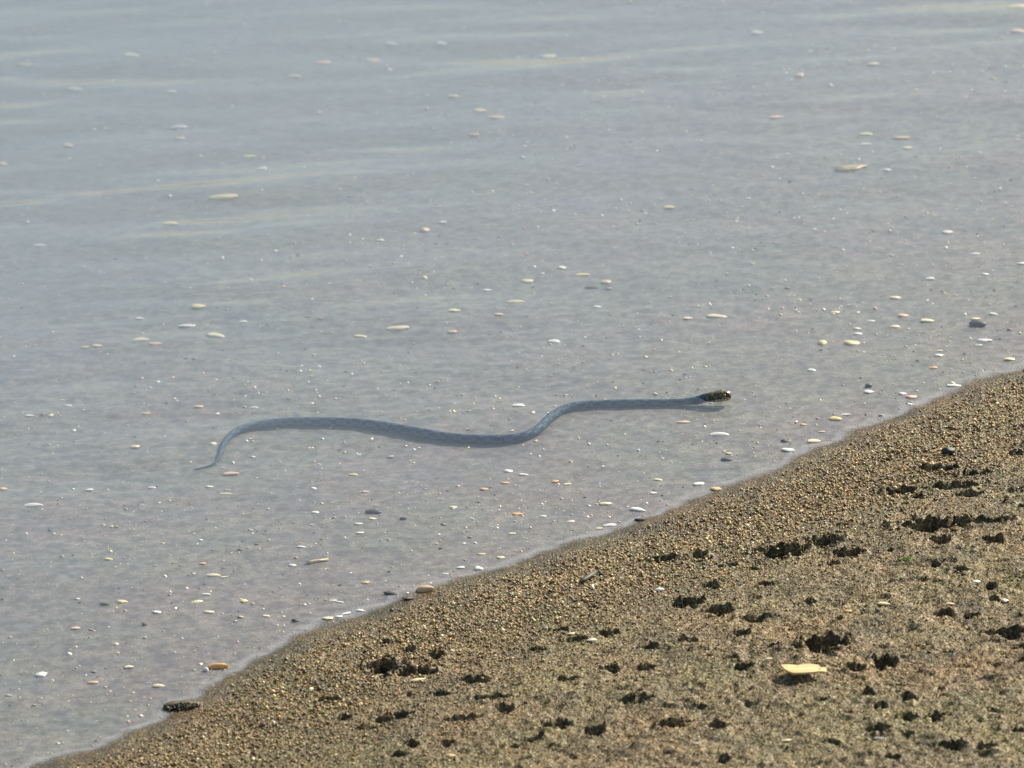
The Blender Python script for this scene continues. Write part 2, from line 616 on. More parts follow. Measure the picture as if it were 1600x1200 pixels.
# each entry: where it is seen, its apparent width and height, its colour, what singles it out, options
P = [
    (51, 790, 34, 8, 'W', 'large bright white oval pebble under water near the left frame edge', {}),
    (360, 741, 26, 6, 'P', 'peach pebble just right of the tip of the snake tail', {}),
    (354, 772, 21, 4, 'C', 'thin cream sliver below the peach pebble by the snake tail', {'kind': 'shell'}),
    (327, 761, 12, 4, 'W', 'small white chip between snake tail tip and the thin cream sliver', {}),
    (4, 765, 14, 6, 'P', 'peach pebble cut off by the left frame edge', {}),
    (140, 766, 14, 5, 'W', 'dull white pebble up and right of the large bright oval', {}),
    (238, 762, 14, 4, 'W', 'flat pale chip left of the snake tail, level with the cream sliver', {}),
    (211, 699, 14, 6, 'C', 'cream pebble alone to the left of the snake tail bend', {}),
    (337, 525, 26, 8, 'C', 'bright cream pebble above the snake tail, brightest of its cluster', {}),
    (309, 480, 22, 8, 'Y', 'yellowish pebble straight above the bright cream one', {}),
    (219, 532, 26, 7, 'C', 'cream pebble, upper of a touching pair at middle left', {}),
    (243, 538, 20, 5, 'P', 'peach pebble, lower right of a touching pair at middle left', {}),
    (132, 543, 14, 4, 'P', 'small peach chip just left of a yellow chip at middle left', {}),
    (151, 541, 18, 5, 'Y', 'small yellow chip just right of a peach chip at middle left', {}),
    (293, 510, 28, 6, 'W', 'blurred pale pebble between the yellowish and bright cream ones', {}),
    (380, 503, 13, 4, 'W', 'small white pebble right of the blurred pale one', {}),
    (348, 310, 38, 9, 'Y', 'long pale yellow pebble in deeper water at upper left', {}),
    (265, 350, 21, 7, 'C', 'cream pebble lower left of the long pale yellow one', {}),
    (62, 384, 22, 5, 'W', 'flat white pebble in deeper water near the left edge', {}),
    (218, 498, 13, 4, 'W', 'small white pebble above the touching cream and peach pair', {}),
    (229, 647, 14, 5, 'T', 'tan pebble left of the snake, level with its back', {}),
    (107, 634, 14, 4, 'W', 'pale chip at left, above a fainter pale chip', {}),
    (45, 650, 16, 4, 'W', 'faint pale chip near the left edge, lower of two', {}),
    (311, 636, 16, 5, 'T', 'dull tan pebble above the bend of the snake tail', {}),
    (397, 637, 14, 4, 'W', 'white chip just above the rear of the snake', {}),
    (621, 514, 33, 7, 'C', 'large cream pebble above the middle of the snake', {}),
    (563, 526, 19, 5, 'C', 'cream pebble lower left of the large cream one', {}),
    (709, 486, 19, 6, 'C', 'cream pebble upper right of the large cream one', {}),
    (779, 492, 13, 5, 'P', 'peach pebble right of the cream one in mid water', {}),
    (806, 472, 28, 5, 'C', 'long thin cream shell bit above the peach pebble', {'kind': 'shell', 'tilt': .1}),
    (824, 440, 17, 6, 'C', 'cream pebble above the long thin cream shell bit', {}),
    (760, 454, 14, 4, 'W', 'white chip left of the thin cream shell bit', {}),
    (707, 519, 16, 5, 'T', 'faint tan pebble below the cream pebble in mid water', {}),
    (866, 534, 19, 6, 'W', 'bright white pebble above the front bend of the snake', {}),
    (947, 442, 14, 7, 'T', 'tan pebble right of a dark stone in mid water', {}),
    (925, 450, 22, 5, 'D', 'small dark stone in mid water beside the tan pebble', {}),
    (878, 419, 12, 5, 'W', 'dull white pebble up and left of the dark stone', {}),
    (910, 430, 22, 4, 'Y', 'faint yellowish streak of shell above the dark stone', {}),
    (934, 480, 12, 4, 'W', 'small white pebble below the dark stone in mid water', {}),
    (664, 361, 12, 9, 'P', 'round blurred peach pebble in the upper middle', {}),
    (691, 348, 12, 5, 'W', 'white chip upper right of the round blurred peach pebble', {}),
    (595, 376, 12, 4, 'W', 'white chip lower left of the round blurred peach pebble', {}),
    (280, 199, 24, 7, 'W', 'whitest blurred pebble in the upper left water', {}),
    (281, 217, 13, 5, 'P', 'small peach pebble just under the whitest one at upper left', {}),
    (106, 229, 13, 8, 'P', 'orange pink pebble in the upper left water', {}),
    (4, 257, 13, 6, 'Y', 'yellow pebble at the left edge of the upper water', {}),
    (205, 88, 20, 7, 'C', 'amber pebble near the top left corner', {}),
    (40, 102, 20, 6, 'P', 'peach pebble at the left end of the top rows', {}),
    (118, 140, 24, 6, 'C', 'blurred cream pebble below the peach one at top left', {}),
    (388, 246, 20, 5, 'C', 'cream chip right of the small peach pebble at upper left', {}),
    (410, 264, 14, 5, 'W', 'white chip lower right of the cream chip at upper left', {}),
    (268, 144, 14, 5, 'W', 'faint white chip above the whitest pebble at upper left', {}),
    (504, 100, 20, 7, 'P', 'pinkish pebble at the top, left of centre', {}),
    (460, 120, 16, 5, 'C', 'cream pebble lower left of the pinkish one at the top', {}),
    (611, 69, 17, 5, 'W', 'flat white pebble near the top centre, left of its twin', {}),
    (689, 69, 12, 5, 'W', 'small white pebble near the top centre, right of its twin', {}),
    (583, 96, 20, 7, 'P', 'pinkish blurred pebble below the flat white one at the top', {}),
    (856, 90, 19, 7, 'C', 'cream pebble near the top, right of centre', {}),
    (748, 174, 18, 6, 'Y', 'yellowish pebble in the upper centre water', {}),
    (776, 184, 22, 5, 'P', 'pink chip touching the yellowish one at upper centre', {}),
    (741, 211, 13, 5, 'T', 'tan pebble under the yellowish one at upper centre', {}),
    (708, 151, 12, 4, 'C', 'small cream chip up and left of the yellowish one', {}),
    (1352, 211, 17, 6, 'C', 'bright cream pebble above the forked straw at upper right', {}),
    (1212, 184, 19, 5, 'P', 'peach pebble at upper right, left of the bright cream one', {}),
    (1352, 226, 15, 4, 'W', 'pale chip just below the bright cream pebble at upper right', {}),
    (1418, 232, 13, 5, 'C', 'cream chip right of the bright cream pebble at upper right', {}),
    (1408, 216, 22, 4, 'T', 'faint tan streak of shell at upper right', {}),
    (1386, 266, 12, 4, 'W', 'white chip right of the forked straw', {}),
    (1250, 119, 12, 7, 'T', 'tan pebble in the upper right water', {}),
    (1364, 101, 14, 5, 'C', 'cream chip near the top right', {}),
    (1590, 12, 22, 7, 'C', 'cream pebble in the very top right corner', {}),
    (1592, 50, 18, 6, 'P', 'pinkish pebble at the right edge below the corner one', {}),
    (1182, 52, 15, 5, 'W', 'faint white chip near the top, right of centre', {}),
    (1045, 325, 15, 6, 'Y', 'yellow green pebble in mid water right of centre', {}),
    (1481, 364, 15, 6, 'W', 'bright white chip at right in mid water', {}),
    (1523, 397, 15, 4, 'W', 'flat white chip lower right of the bright white one', {}),
    (1539, 429, 12, 4, 'W', 'white chip above the big teal stone at the right', {}),
    (1596, 412, 12, 4, 'W', 'white chip at the right frame edge in mid water', {}),
    (1453, 436, 13, 5, 'W', 'dull white chip above left of the big teal stone', {}),
    (1399, 466, 15, 5, 'C', 'cream chip left of the teal stone, higher one', {}),
    (1120, 495, 30, 5, 'C', 'long cream pebble above the head of the snake', {}),
    (1074, 498, 15, 5, 'C', 'short cream pebble left of the long cream one', {}),
    (1448, 502, 21, 7, 'C', 'bright cream pebble left of the big teal stone', {}),
    (1412, 494, 17, 6, 'P', 'salmon pebble left of the bright cream one', {}),
    (1361, 502, 14, 4, 'W', 'white chip left of the salmon pebble', {}),
    (1339, 514, 13, 4, 'C', 'thin cream chip, upper of two stacked chips at right', {}),
    (1341, 522, 15, 4, 'W', 'thin white chip, lower of two stacked chips at right', {}),
    (1399, 511, 15, 5, 'C', 'cream pebble below the salmon one', {}),
    (1305, 489, 13, 5, 'C', 'cream chip above the square yellow pebble', {}),
    (1527, 508, 25, 12, 'D', 'big teal dark stone under water at the right', {'thick': .5}),
    (1524, 499, 15, 5, 'C', 'cream pebble touching the top of the big teal stone', {}),
    (1552, 491, 13, 4, 'W', 'white chip just above right of the big teal stone', {'tilt': -.3}),
    (1286, 537, 13, 9, 'Y', 'squarish yellow pebble up and right of the snake head', {}),
    (1331, 537, 24, 8, 'Y', 'broad golden pebble right of the squarish yellow one', {}),
    (1537, 533, 25, 6, 'W', 'long white pebble below the big teal stone', {}),
    (1529, 540, 14, 3, 'C', 'thin cream chip tucked under the long white pebble', {}),
    (1467, 548, 13, 3, 'C', 'thin cream chip, upper of a pair near the shore at right', {}),
    (1467, 556, 12, 5, 'W', 'white chip, lower of a pair near the shore at right', {}),
    (1268, 579, 12, 5, 'W', 'bright white pebble right of the snake head', {}),
    (1357, 613, 16, 6, 'W', 'bright white pebble with a dark blue stone behind it', {}),
    (1357, 604, 12, 8, 'D', 'dark blue stone just behind a bright white pebble', {'thick': .6}),
    (1411, 616, 12, 5, 'W', 'bright white pebble touching a pink one near shore', {}),
    (1424, 621, 17, 6, 'P', 'pink pebble touching a white one near shore', {}),
    (1422, 632, 12, 3, 'W', 'white chip under the pink pebble near shore', {}),
    (1578, 562, 19, 6, 'C', 'cream pebble at the water edge by the right frame edge', {}),
    (1459, 575, 12, 4, 'O', 'small orange pebble near shore at right', {}),
    (1492, 603, 25, 3, 'W', 'thin white shell sliver near shore at right', {'kind': 'shell'}),
    (1305, 655, 18, 7, 'Y', 'dull yellow pebble with a white sliver above it', {}),
    (1321, 648, 18, 3, 'W', 'thin white sliver above the dull yellow pebble', {'kind': 'shell', 'tilt': .15}),
    (1271, 690, 22, 6, 'C', 'cream leaf shaped pebble near shore, right of a teal stone', {'tilt': .2}),
    (1232, 704, 21, 7, 'W', 'bright white pebble near shore, just below a teal stone', {}),
    (1227, 690, 14, 5, 'D', 'small teal stone above a bright white pebble near shore', {'thick': .5}),
    (1255, 664, 12, 4, 'T', 'tan chip above the cream leaf shaped pebble', {}),
    (1284, 675, 12, 3, 'P', 'pinkish chip right above the cream leaf shaped pebble', {}),
    (1125, 679, 33, 4, 'W', 'long thin arched white shell below the snake head', {'kind': 'shell'}),
    (1092, 757, 18, 6, 'W', 'bent white shell near shore, left of a salmon pebble', {'tilt': .35}),
    (1028, 750, 13, 4, 'C', 'cream chip upper left of the bent white shell', {}),
    (1020, 771, 12, 4, 'W', 'white chip below the cream chip near shore', {}),
    (996, 797, 26, 7, 'W', 'long white pebble slanting down beside the waterline', {'tilt': -.5}),
    (1119, 765, 17, 7, 'T', 'salmon tan pebble half out at the waterline', {}),
    (1136, 719, 18, 6, 'D', 'blue dark stone right of the arched white shell, near shore', {'thick': .5}),
    (1138, 709, 12, 4, 'T', 'tan chip resting above the blue dark stone', {}),
    (1068, 660, 22, 3, 'P', 'faint pinkish sliver left of the arched white shell', {}),
    (810, 634, 20, 6, 'W', 'bright cream white pebble above the lowest part of the snake', {'tilt': .2}),
    (794, 737, 13, 6, 'W', 'bright white pebble below the middle of the snake', {'tilt': -.3}),
    (818, 742, 15, 4, 'W', 'pale chip right of the bright white pebble below the snake', {}),
    (867, 753, 12, 5, 'O', 'small orange pebble below the front bend of the snake', {}),
    (886, 757, 13, 4, 'C', 'cream chip right of the small orange pebble', {'tilt': .3}),
    (757, 765, 13, 5, 'O', 'orange chip lower left of the bright white pebble below the snake', {}),
    (789, 755, 13, 4, 'O', 'faint orange chip under the bright white pebble below the snake', {}),
    (807, 804, 19, 5, 'O', 'rusty orange pebble in the shallows', {}),
    (849, 807, 12, 3, 'W', 'white chip right of the rusty orange pebble', {}),
    (892, 815, 15, 4, 'C', 'slanting cream chip right of the rusty orange pebble', {'tilt': .35}),
    (946, 788, 19, 6, 'C', 'bright cream pebble in the shallows left of the slanting white one', {}),
    (952, 821, 22, 6, 'W', 'white blade shaped shell at the waterline', {'kind': 'shell', 'tilt': .3}),
    (936, 826, 13, 3, 'Y', 'yellow chip touching the left end of the blade shaped shell', {'tilt': .2}),
    (800, 834, 12, 3, 'C', 'thin cream chip below the rusty orange pebble', {'tilt': .2}),
    (783, 872, 13, 5, 'C', 'cream pebble in the shallows just off the waterline', {}),
    (752, 866, 13, 3, 'Y', 'thin yellow chip left of a cream pebble in the shallows', {}),
    (747, 889, 16, 7, 'W', 'wedge shaped white shell at the waterline', {'tilt': -.6}),
    (720, 887, 14, 4, 'W', 'white chip just left of the wedge shaped shell', {'tilt': .2}),
    (699, 897, 15, 3, 'W', 'flat white chip lower left of the wedge shaped shell', {}),
    (708, 793, 12, 4, 'C', 'cream chip in the shallows below the snake', {}),
    (583, 801, 25, 8, 'D', 'dark blue flat stone in the shallows above a yellow chip', {'thick': .45}),
    (582, 811, 13, 4, 'Y', 'yellow chip under the dark blue flat stone', {}),
    (630, 811, 12, 5, 'D', 'small dark stone beside a green tinted white chip', {'thick': .5}),
    (561, 819, 14, 4, 'W', 'white chip left below the dark blue stone, upper of two', {}),
    (562, 833, 13, 4, 'W', 'white chip left below the dark blue stone, lower of two', {}),
    (570, 769, 13, 4, 'P', 'peach chip above the dark blue flat stone', {}),
    (493, 801, 13, 4, 'W', 'greyish white pebble left of the dark blue flat stone', {}),
    (552, 742, 15, 4, 'Y', 'yellowish pebble under the rear half of the snake', {}),
    (571, 911, 12, 5, 'T', 'tan pebble in the shallows left of the dark slab', {}),
    (611, 928, 24, 6, 'D', 'dark blue flat slab under water beside the tan shore stone', {'thick': .4}),
    (636, 937, 22, 6, 'D', 'dark wet stone on the waterline, left below the tan shore stone', {'tilt': .3, 'thick': .5}),
    (471, 855, 15, 4, 'W', 'bright white chip above the straw coloured stick', {'tilt': -.3}),
    (458, 884, 12, 4, 'W', 'greyish chip left of the straw coloured stick', {}),
    (333, 899, 24, 6, 'C', 'cream ragged pebble in the lower left shallows', {}),
    (349, 902, 14, 3, 'C', 'thin cream chip touching the ragged pebble', {}),
    (317, 881, 12, 4, 'O', 'orange chip above the cream ragged pebble', {}),
    (307, 941, 22, 6, 'C', 'slanting cream pebble in the lower left shallows', {'tilt': .4}),
    (326, 957, 16, 5, 'C', 'cream pebble just below the slanting one', {'tilt': -.25}),
    (322, 929, 13, 4, 'W', 'pale chip just above the slanting cream pebble', {}),
    (381, 940, 12, 6, 'Y', 'yellowish curled shell right of the slanting cream pebble', {}),
    (416, 963, 12, 4, 'C', 'cream chip left of the small blue stone in the lower shallows', {}),
    (462, 971, 13, 6, 'D', 'small blue dark stone in the lower shallows', {'thick': .5}),
    (512, 967, 17, 6, 'C', 'cream round pebble, leftmost of the row along the waterline', {}),
    (529, 964, 13, 4, 'W', 'white pebble, second of the row along the waterline', {'tilt': .3}),
    (541, 959, 18, 4, 'W', 'long white shell, third of the row along the waterline', {'tilt': .5}),
    (563, 954, 12, 4, 'W', 'small white pebble, last of the row along the waterline', {}),
    (520, 939, 12, 3, 'W', 'pale chip above the row along the waterline, left one', {}),
    (531, 941, 12, 3, 'W', 'pale chip above the row along the waterline, right one', {}),
    (248, 1072, 23, 6, 'C', 'cream oval pebble left of the muddy spit', {}),
    (201, 1043, 15, 6, 'C', 'cream pebble upper left of the cream oval one', {}),
    (65, 1055, 19, 8, 'W', 'tilted white blade of shell at the lower left', {'tilt': .7}),
    (245, 957, 14, 5, 'W', 'white pebble in the lower left water', {}),
    (190, 941, 19, 6, 'Y', 'yellow green pebble left of the white one in the lower left water', {}),
    (165, 944, 18, 5, 'D', 'faint dark stone beside the yellow green pebble', {}),
    (118, 982, 15, 5, 'P', 'pinkish orange chip in the lower left water', {'tilt': .3}),
    (145, 1067, 16, 5, 'T', 'dull tan pebble right of the tilted white blade', {}),
    (170, 874, 12, 4, 'Y', 'small yellow pebble in the left water below the large white oval', {}),
    # on the sand
    (1030, 924, 16, 8, 'W', 'white lump of shell on the mud above two trodden hollows', {'thick': .6}),
    (1380, 945, 20, 7, 'C', 'cream stone on the open sand right of centre', {'tilt': -.3, 'thick': .4}),
    (1418, 946, 14, 5, 'G', 'grey chip right of the cream stone on the open sand', {}),
    (652, 1063, 25, 6, 'C', 'pale shell sliver below the largest left hollow in the mud', {'kind': 'shell', 'tilt': .3}),
    (703, 1184, 17, 9, 'T', 'tan round pebble at the bottom of the sand', {'thick': .5}),
    (894, 991, 15, 5, 'C', 'cream chip on the sand, left of a whitish one', {}),
    (925, 1001, 15, 6, 'W', 'whitish chip on the sand, right of a cream one', {}),
    (1228, 1158, 15, 5, 'C', 'cream chip on the mud near the bottom, right of centre', {}),
    (1373, 1155, 16, 6, 'G', 'grey pebble beside a small hole near the bottom right', {}),
    (1088, 1163, 14, 5, 'G', 'pale grey chip near the bottom of the mud', {}),
    (1202, 1030, 13, 4, 'C', 'cream chip up and left of the yellow wood chip', {}),
    (1000, 813, 17, 5, 'D', 'dark wet stone on the waterline beside the long white pebble', {'thick': .5}),
    (1482, 710, 21, 15, 'D', 'black stone standing alone on the sand at upper right', {'thick': .8}),
    (1570, 940, 12, 7, 'W', 'white chip on the sand near the right edge', {}),
    (1526, 910, 13, 6, 'W', 'white chip on the sand, up and left of the one near the right edge', {}),
    (1485, 944, 14, 4, 'T', 'tan flat chip on the open sand at right', {}),
    (1326, 956, 12, 5, 'O', 'small orange stone left of the cream stone on the open sand', {}),
]
print('pebbles', len(P))
SMALL = []
for i, (px, py, w_, h_, col, lab, opt) in enumerate(P):
    place_pebble(i, px, py, w_, h_, col, lab, **opt)


# ------------------------------------------------------------------ larger named stones
def stone(name, px, py, w, h, matkey, label, seed, tilt, thick, cat='stone', lift=.4):
    p = on_ground(px, py)
    s = px_size(p)
    a = w * s / 2
    b = h * s / (SP + thick * CP) / 2 * 1.1
    me = mesh_np(name, pebble_shape(seed, 'pebble'), IF)
    me.materials.append(MAT[matkey])
    o = bpy.data.objects.new(name, me)
    C.objects.link(o)
    o.scale = (a, b, thick * b)
    o.location = (p[0], p[1], p[2] + thick * b * lift)
    o.rotation_euler = (0.05, -.06, tilt)
    tag(o, label, cat)
    return o


stone('orange_stone', 342, 1043, 36, 14, 'O', 'rounded orange stone in the shallow water beside the muddy spit', 47, .05, .8)
stone('white_pebble', 322, 1048, 9, 9, 'W', 'little white pebble at the left end of the orange stone', 32, 0, .9, 'pebble')
stone('tan_stone', 663, 923, 30, 15, 'T', 'knobbly tan stone half out of the water on the waterline', 33, .1, .9)


# ------------------------------------------------------------------ sticks, chips, weed
def tube(pts, rad, nseg=8):
    pts = [Vector(p) for p in pts]
    V, F = [], []
    for i, p in enumerate(pts):
        d = (pts[min(i + 1, len(pts) - 1)] - pts[max(i - 1, 0)]).normalized()
        a = d.cross(Vector((0, 0, 1))).normalized()
        b = a.cross(d)
        for k in range(nseg):
            t = 2 * math.pi * k / nseg
            V.append(p + a * math.cos(t) * rad[i] + b * math.sin(t) * rad[i])
    for i in range(len(pts) - 1):
        for k in range(nseg):
            F.append((i * nseg + k, i * nseg + (k + 1) % nseg, (i + 1) * nseg + (k + 1) % nseg, (i + 1) * nseg + k))
    return [tuple(v) for v in V], F


def tube_mesh(name, branches, mat):
    V, F = [], []
    for pts, rad in branches:
        v, f = tube(pts, rad)
        o = len(V)
        V += v
        F += [tuple(i + o for i in q) for q in f]
        n = len(v)
        V += [tuple(pts[0]), tuple(pts[-1])]
        for k in range(8):
            F.append((o + (k + 1) % 8, o + k, o + n))
            F.append((o + n - 8 + k, o + n - 8 + (k + 1) % 8, o + n + 1))
    me = bpy.data.meshes.new(name)
    me.from_pydata(V, [], F)
    me.polygons.foreach_set('use_smooth', [True] * len(me.polygons))
    me.materials.append(mat)
    return me


STRAW = stone_mat('straw', (.80, .62, .32), .5)
TWIG = stone_mat('dark_twig', (.055, .065, .05), .6)


def px_line(pts, lift=.002):
    return [tuple(on_ground(x, y) + np.array([0, 0, lift])) for x, y in pts]


o = link('straw_stick', tube_mesh('straw_stick', [(px_line([(479, 881), (487, 880), (497, 878), (513, 876)]), [.0022, .0026, .0024, .0015])], STRAW))
tag(o, 'straight straw coloured stick lying on the bed in the shallows', 'stick')
o = link('forked_straw', tube_mesh('forked_straw', [
    (px_line([(1306, 266), (1320, 264), (1340, 262), (1355, 261)]), [.0035, .0034, .003, .0012]),
    (px_line([(1308, 267), (1322, 267), (1336, 266), (1348, 262)]), [.003, .003, .003, .0012])], STRAW))
tag(o, 'pale forked straw lying on the deeper bed at upper right', 'straw')
o = link('dark_twig', tube_mesh('dark_twig', [
    (px_line([(905, 914), (913, 910), (921, 905), (929, 899)], .004), [.0012, .0035, .0042, .003]),
    (px_line([(921, 905), (927, 906), (932, 904)], .005), [.002, .002, .001])], TWIG))
tag(o, 'short dark greenish twig lying slantwise on the gravelly sand', 'twig')

# flat yellow wood chip, one long edge lifted
WOOD = None


def wood_material():
    m, t, b = new_mat('split_wood')
    tc = N(t, 'ShaderNodeTexCoord')
    mp = N(t, 'ShaderNodeMapping')
    mp.inputs['Scale'].default_value = (12, 160, 160)
    t.links.new(tc.outputs['Object'], mp.inputs['Vector'])
    nz = N(t, 'ShaderNodeTexNoise', Scale=1.0, Detail=5.0)
    t.links.new(mp.outputs[0], nz.inputs['Vector'])
    col = ramp(t, [(.3, (.46, .30, .12)), (.5, (.80, .60, .28)), (.7, (.90, .74, .42))], nz.outputs[0])
    n2 = N(t, 'ShaderNodeTexNoise', Scale=70.0, Detail=3.0)
    t.links.new(tc.outputs['Object'], n2.inputs['Vector'])
    col = mixc(t, col, (.22, .13, .06), maprange(t, n2.outputs[0], .63, .70, 0, .8))
    t.links.new(col, b.inputs['Base Color'])
    b.inputs['Roughness'].default_value = .55
    bm = N(t, 'ShaderNodeBump', Strength=.4, Distance=.0006)
    t.links.new(nz.outputs[0], bm.inputs['Height'])
    t.links.new(bm.outputs[0], b.inputs['Normal'])
    return m


def wood_chip():
    outline = [(1219, 1037), (1228, 1037), (1243, 1037.5), (1246, 1038.2), (1252, 1037), (1266, 1037), (1279, 1039), (1283, 1042.5), (1291, 1043), (1292, 1047), (1290, 1050),
               (1280, 1049.5), (1272, 1051), (1255, 1051), (1240, 1051), (1232, 1049), (1225, 1044)]
    c = on_ground(1256, 1046)
    zt = c[2] + .0085
    P3 = []
    for x, y in outline:
        p = at(x, y, zt)
        P3.append(p)
    P3 = np.array(P3)
    cen = P3.mean(0)
    V = []
    th = .0028
    for dz in (0, -th):
        for p in P3:
            q = p - cen
            V.append((q[0], q[1], dz + .0006 * math.sin(q[0] * 160)))
    n = len(P3)
    F = [tuple(range(n - 1, -1, -1)), tuple(range(n, 2 * n))]
    for k in range(n):
        F.append((k, (k + 1) % n, n + (k + 1) % n, n + k))
    me = bpy.data.meshes.new('wood_chip')
    me.from_pydata(V, [], F)
    import bmesh
    bm = bmesh.new()
    bm.from_mesh(me)
    bmesh.ops.recalc_face_normals(bm, faces=bm.faces)
    bmesh.ops.bevel(bm, geom=list(bm.edges), offset=.0006, segments=2, affect='EDGES')
    bm.to_mesh(me)
    bm.free()
    o = link('wood_chip', me, wood_material())
    o.location = cen
    o.rotation_euler = (math.radians(-1), math.radians(-2), 0)
    tag(o, 'flat pale yellow chip of split wood lying on the mud at lower right', 'wood chip')


wood_chip()


def leaf_material(name, c0, c1):
    m, t, b = new_mat(name)
    tc = N(t, 'ShaderNodeTexCoord')
    nz = N(t, 'ShaderNodeTexNoise', Scale=120.0, Detail=3.0)
    t.links.new(tc.outputs['Object'], nz.inputs['Vector'])
    t.links.new(ramp(t, [(.35, c0), (.65, c1)], nz.outputs[0]), b.inputs['Base Color'])
    b.inputs['Roughness'].default_value = .5
    b.inputs['Subsurface Weight'].default_value = 0
    return m


def tuft(name, px, py, w, depth, height, count, mat, label, seed, cat):
    """a low clump of wet weed: many short curved strands"""
    r = random.Random(seed)
    c = on_ground(px, py)
    s = px_size(c)
    V, F = [], []
    for _ in range(count):
        a, rr = r.uniform(0, 6.28), math.sqrt(r.random())
        bx, by = math.cos(a) * rr * w * s / 2, math.sin(a) * rr * depth / 2
        bz = float(ground(np.array([c[0] + bx]), np.array([c[1] + by]))[0]) - c[2] - .001
        h = height * r.uniform(.3, 1) * (1.05 - rr * .6)
        th = r.uniform(0, 6.28)
        L = r.uniform(.5, 1.3) * height
        d = Vector((math.cos(th), math.sin(th), 0))
        sd = Vector((-d.y, d.x, 0)) * r.uniform(.0008, .0018)
        o = len(V)
        for k in range(4):
            q = k / 3
            p = Vector((bx, by, bz)) + d * L * q + Vector((0, 0, h * math.sin(q * 2.2)))
            V += [p - sd * (1 - q * .7), p + sd * (1 - q * .7), p + Vector((0, 0, .0012 * (1 - q * .6)))]
        for k in range(3):
            for j in range(3):
                F.append((o + 3 * k + j, o + 3 * k + (j + 1) % 3, o + 3 * k + 3 + (j + 1) % 3, o + 3 * k + 3 + j))
    me = bpy.data.meshes.new(name)
    me.from_pydata([tuple(v) for v in V], [], F)
    me.materials.append(mat)
    o = link(name, me)
    o.location = c
    tag(o, label, cat)
    return o


GREEN = leaf_material('bright_weed', (.16, .22, .03), (.34, .40, .06))
DARKG = leaf_material('dark_weed', (.018, .024, .010), (.075, .075, .025))
tuft('green_weed', 1417, 875, 24, .02, .006, 90, GREEN, 'small tuft of bright yellow green weed on the sand', 3, 'weed')
tuft('dark_weed', 284, 1104, 52, .010, .0065, 600, DARKG, 'dark tuft of matted weed on the muddy spit at the water edge', 5, 'weed')


# ------------------------------------------------------------------ the snake
HEADU = 1.0


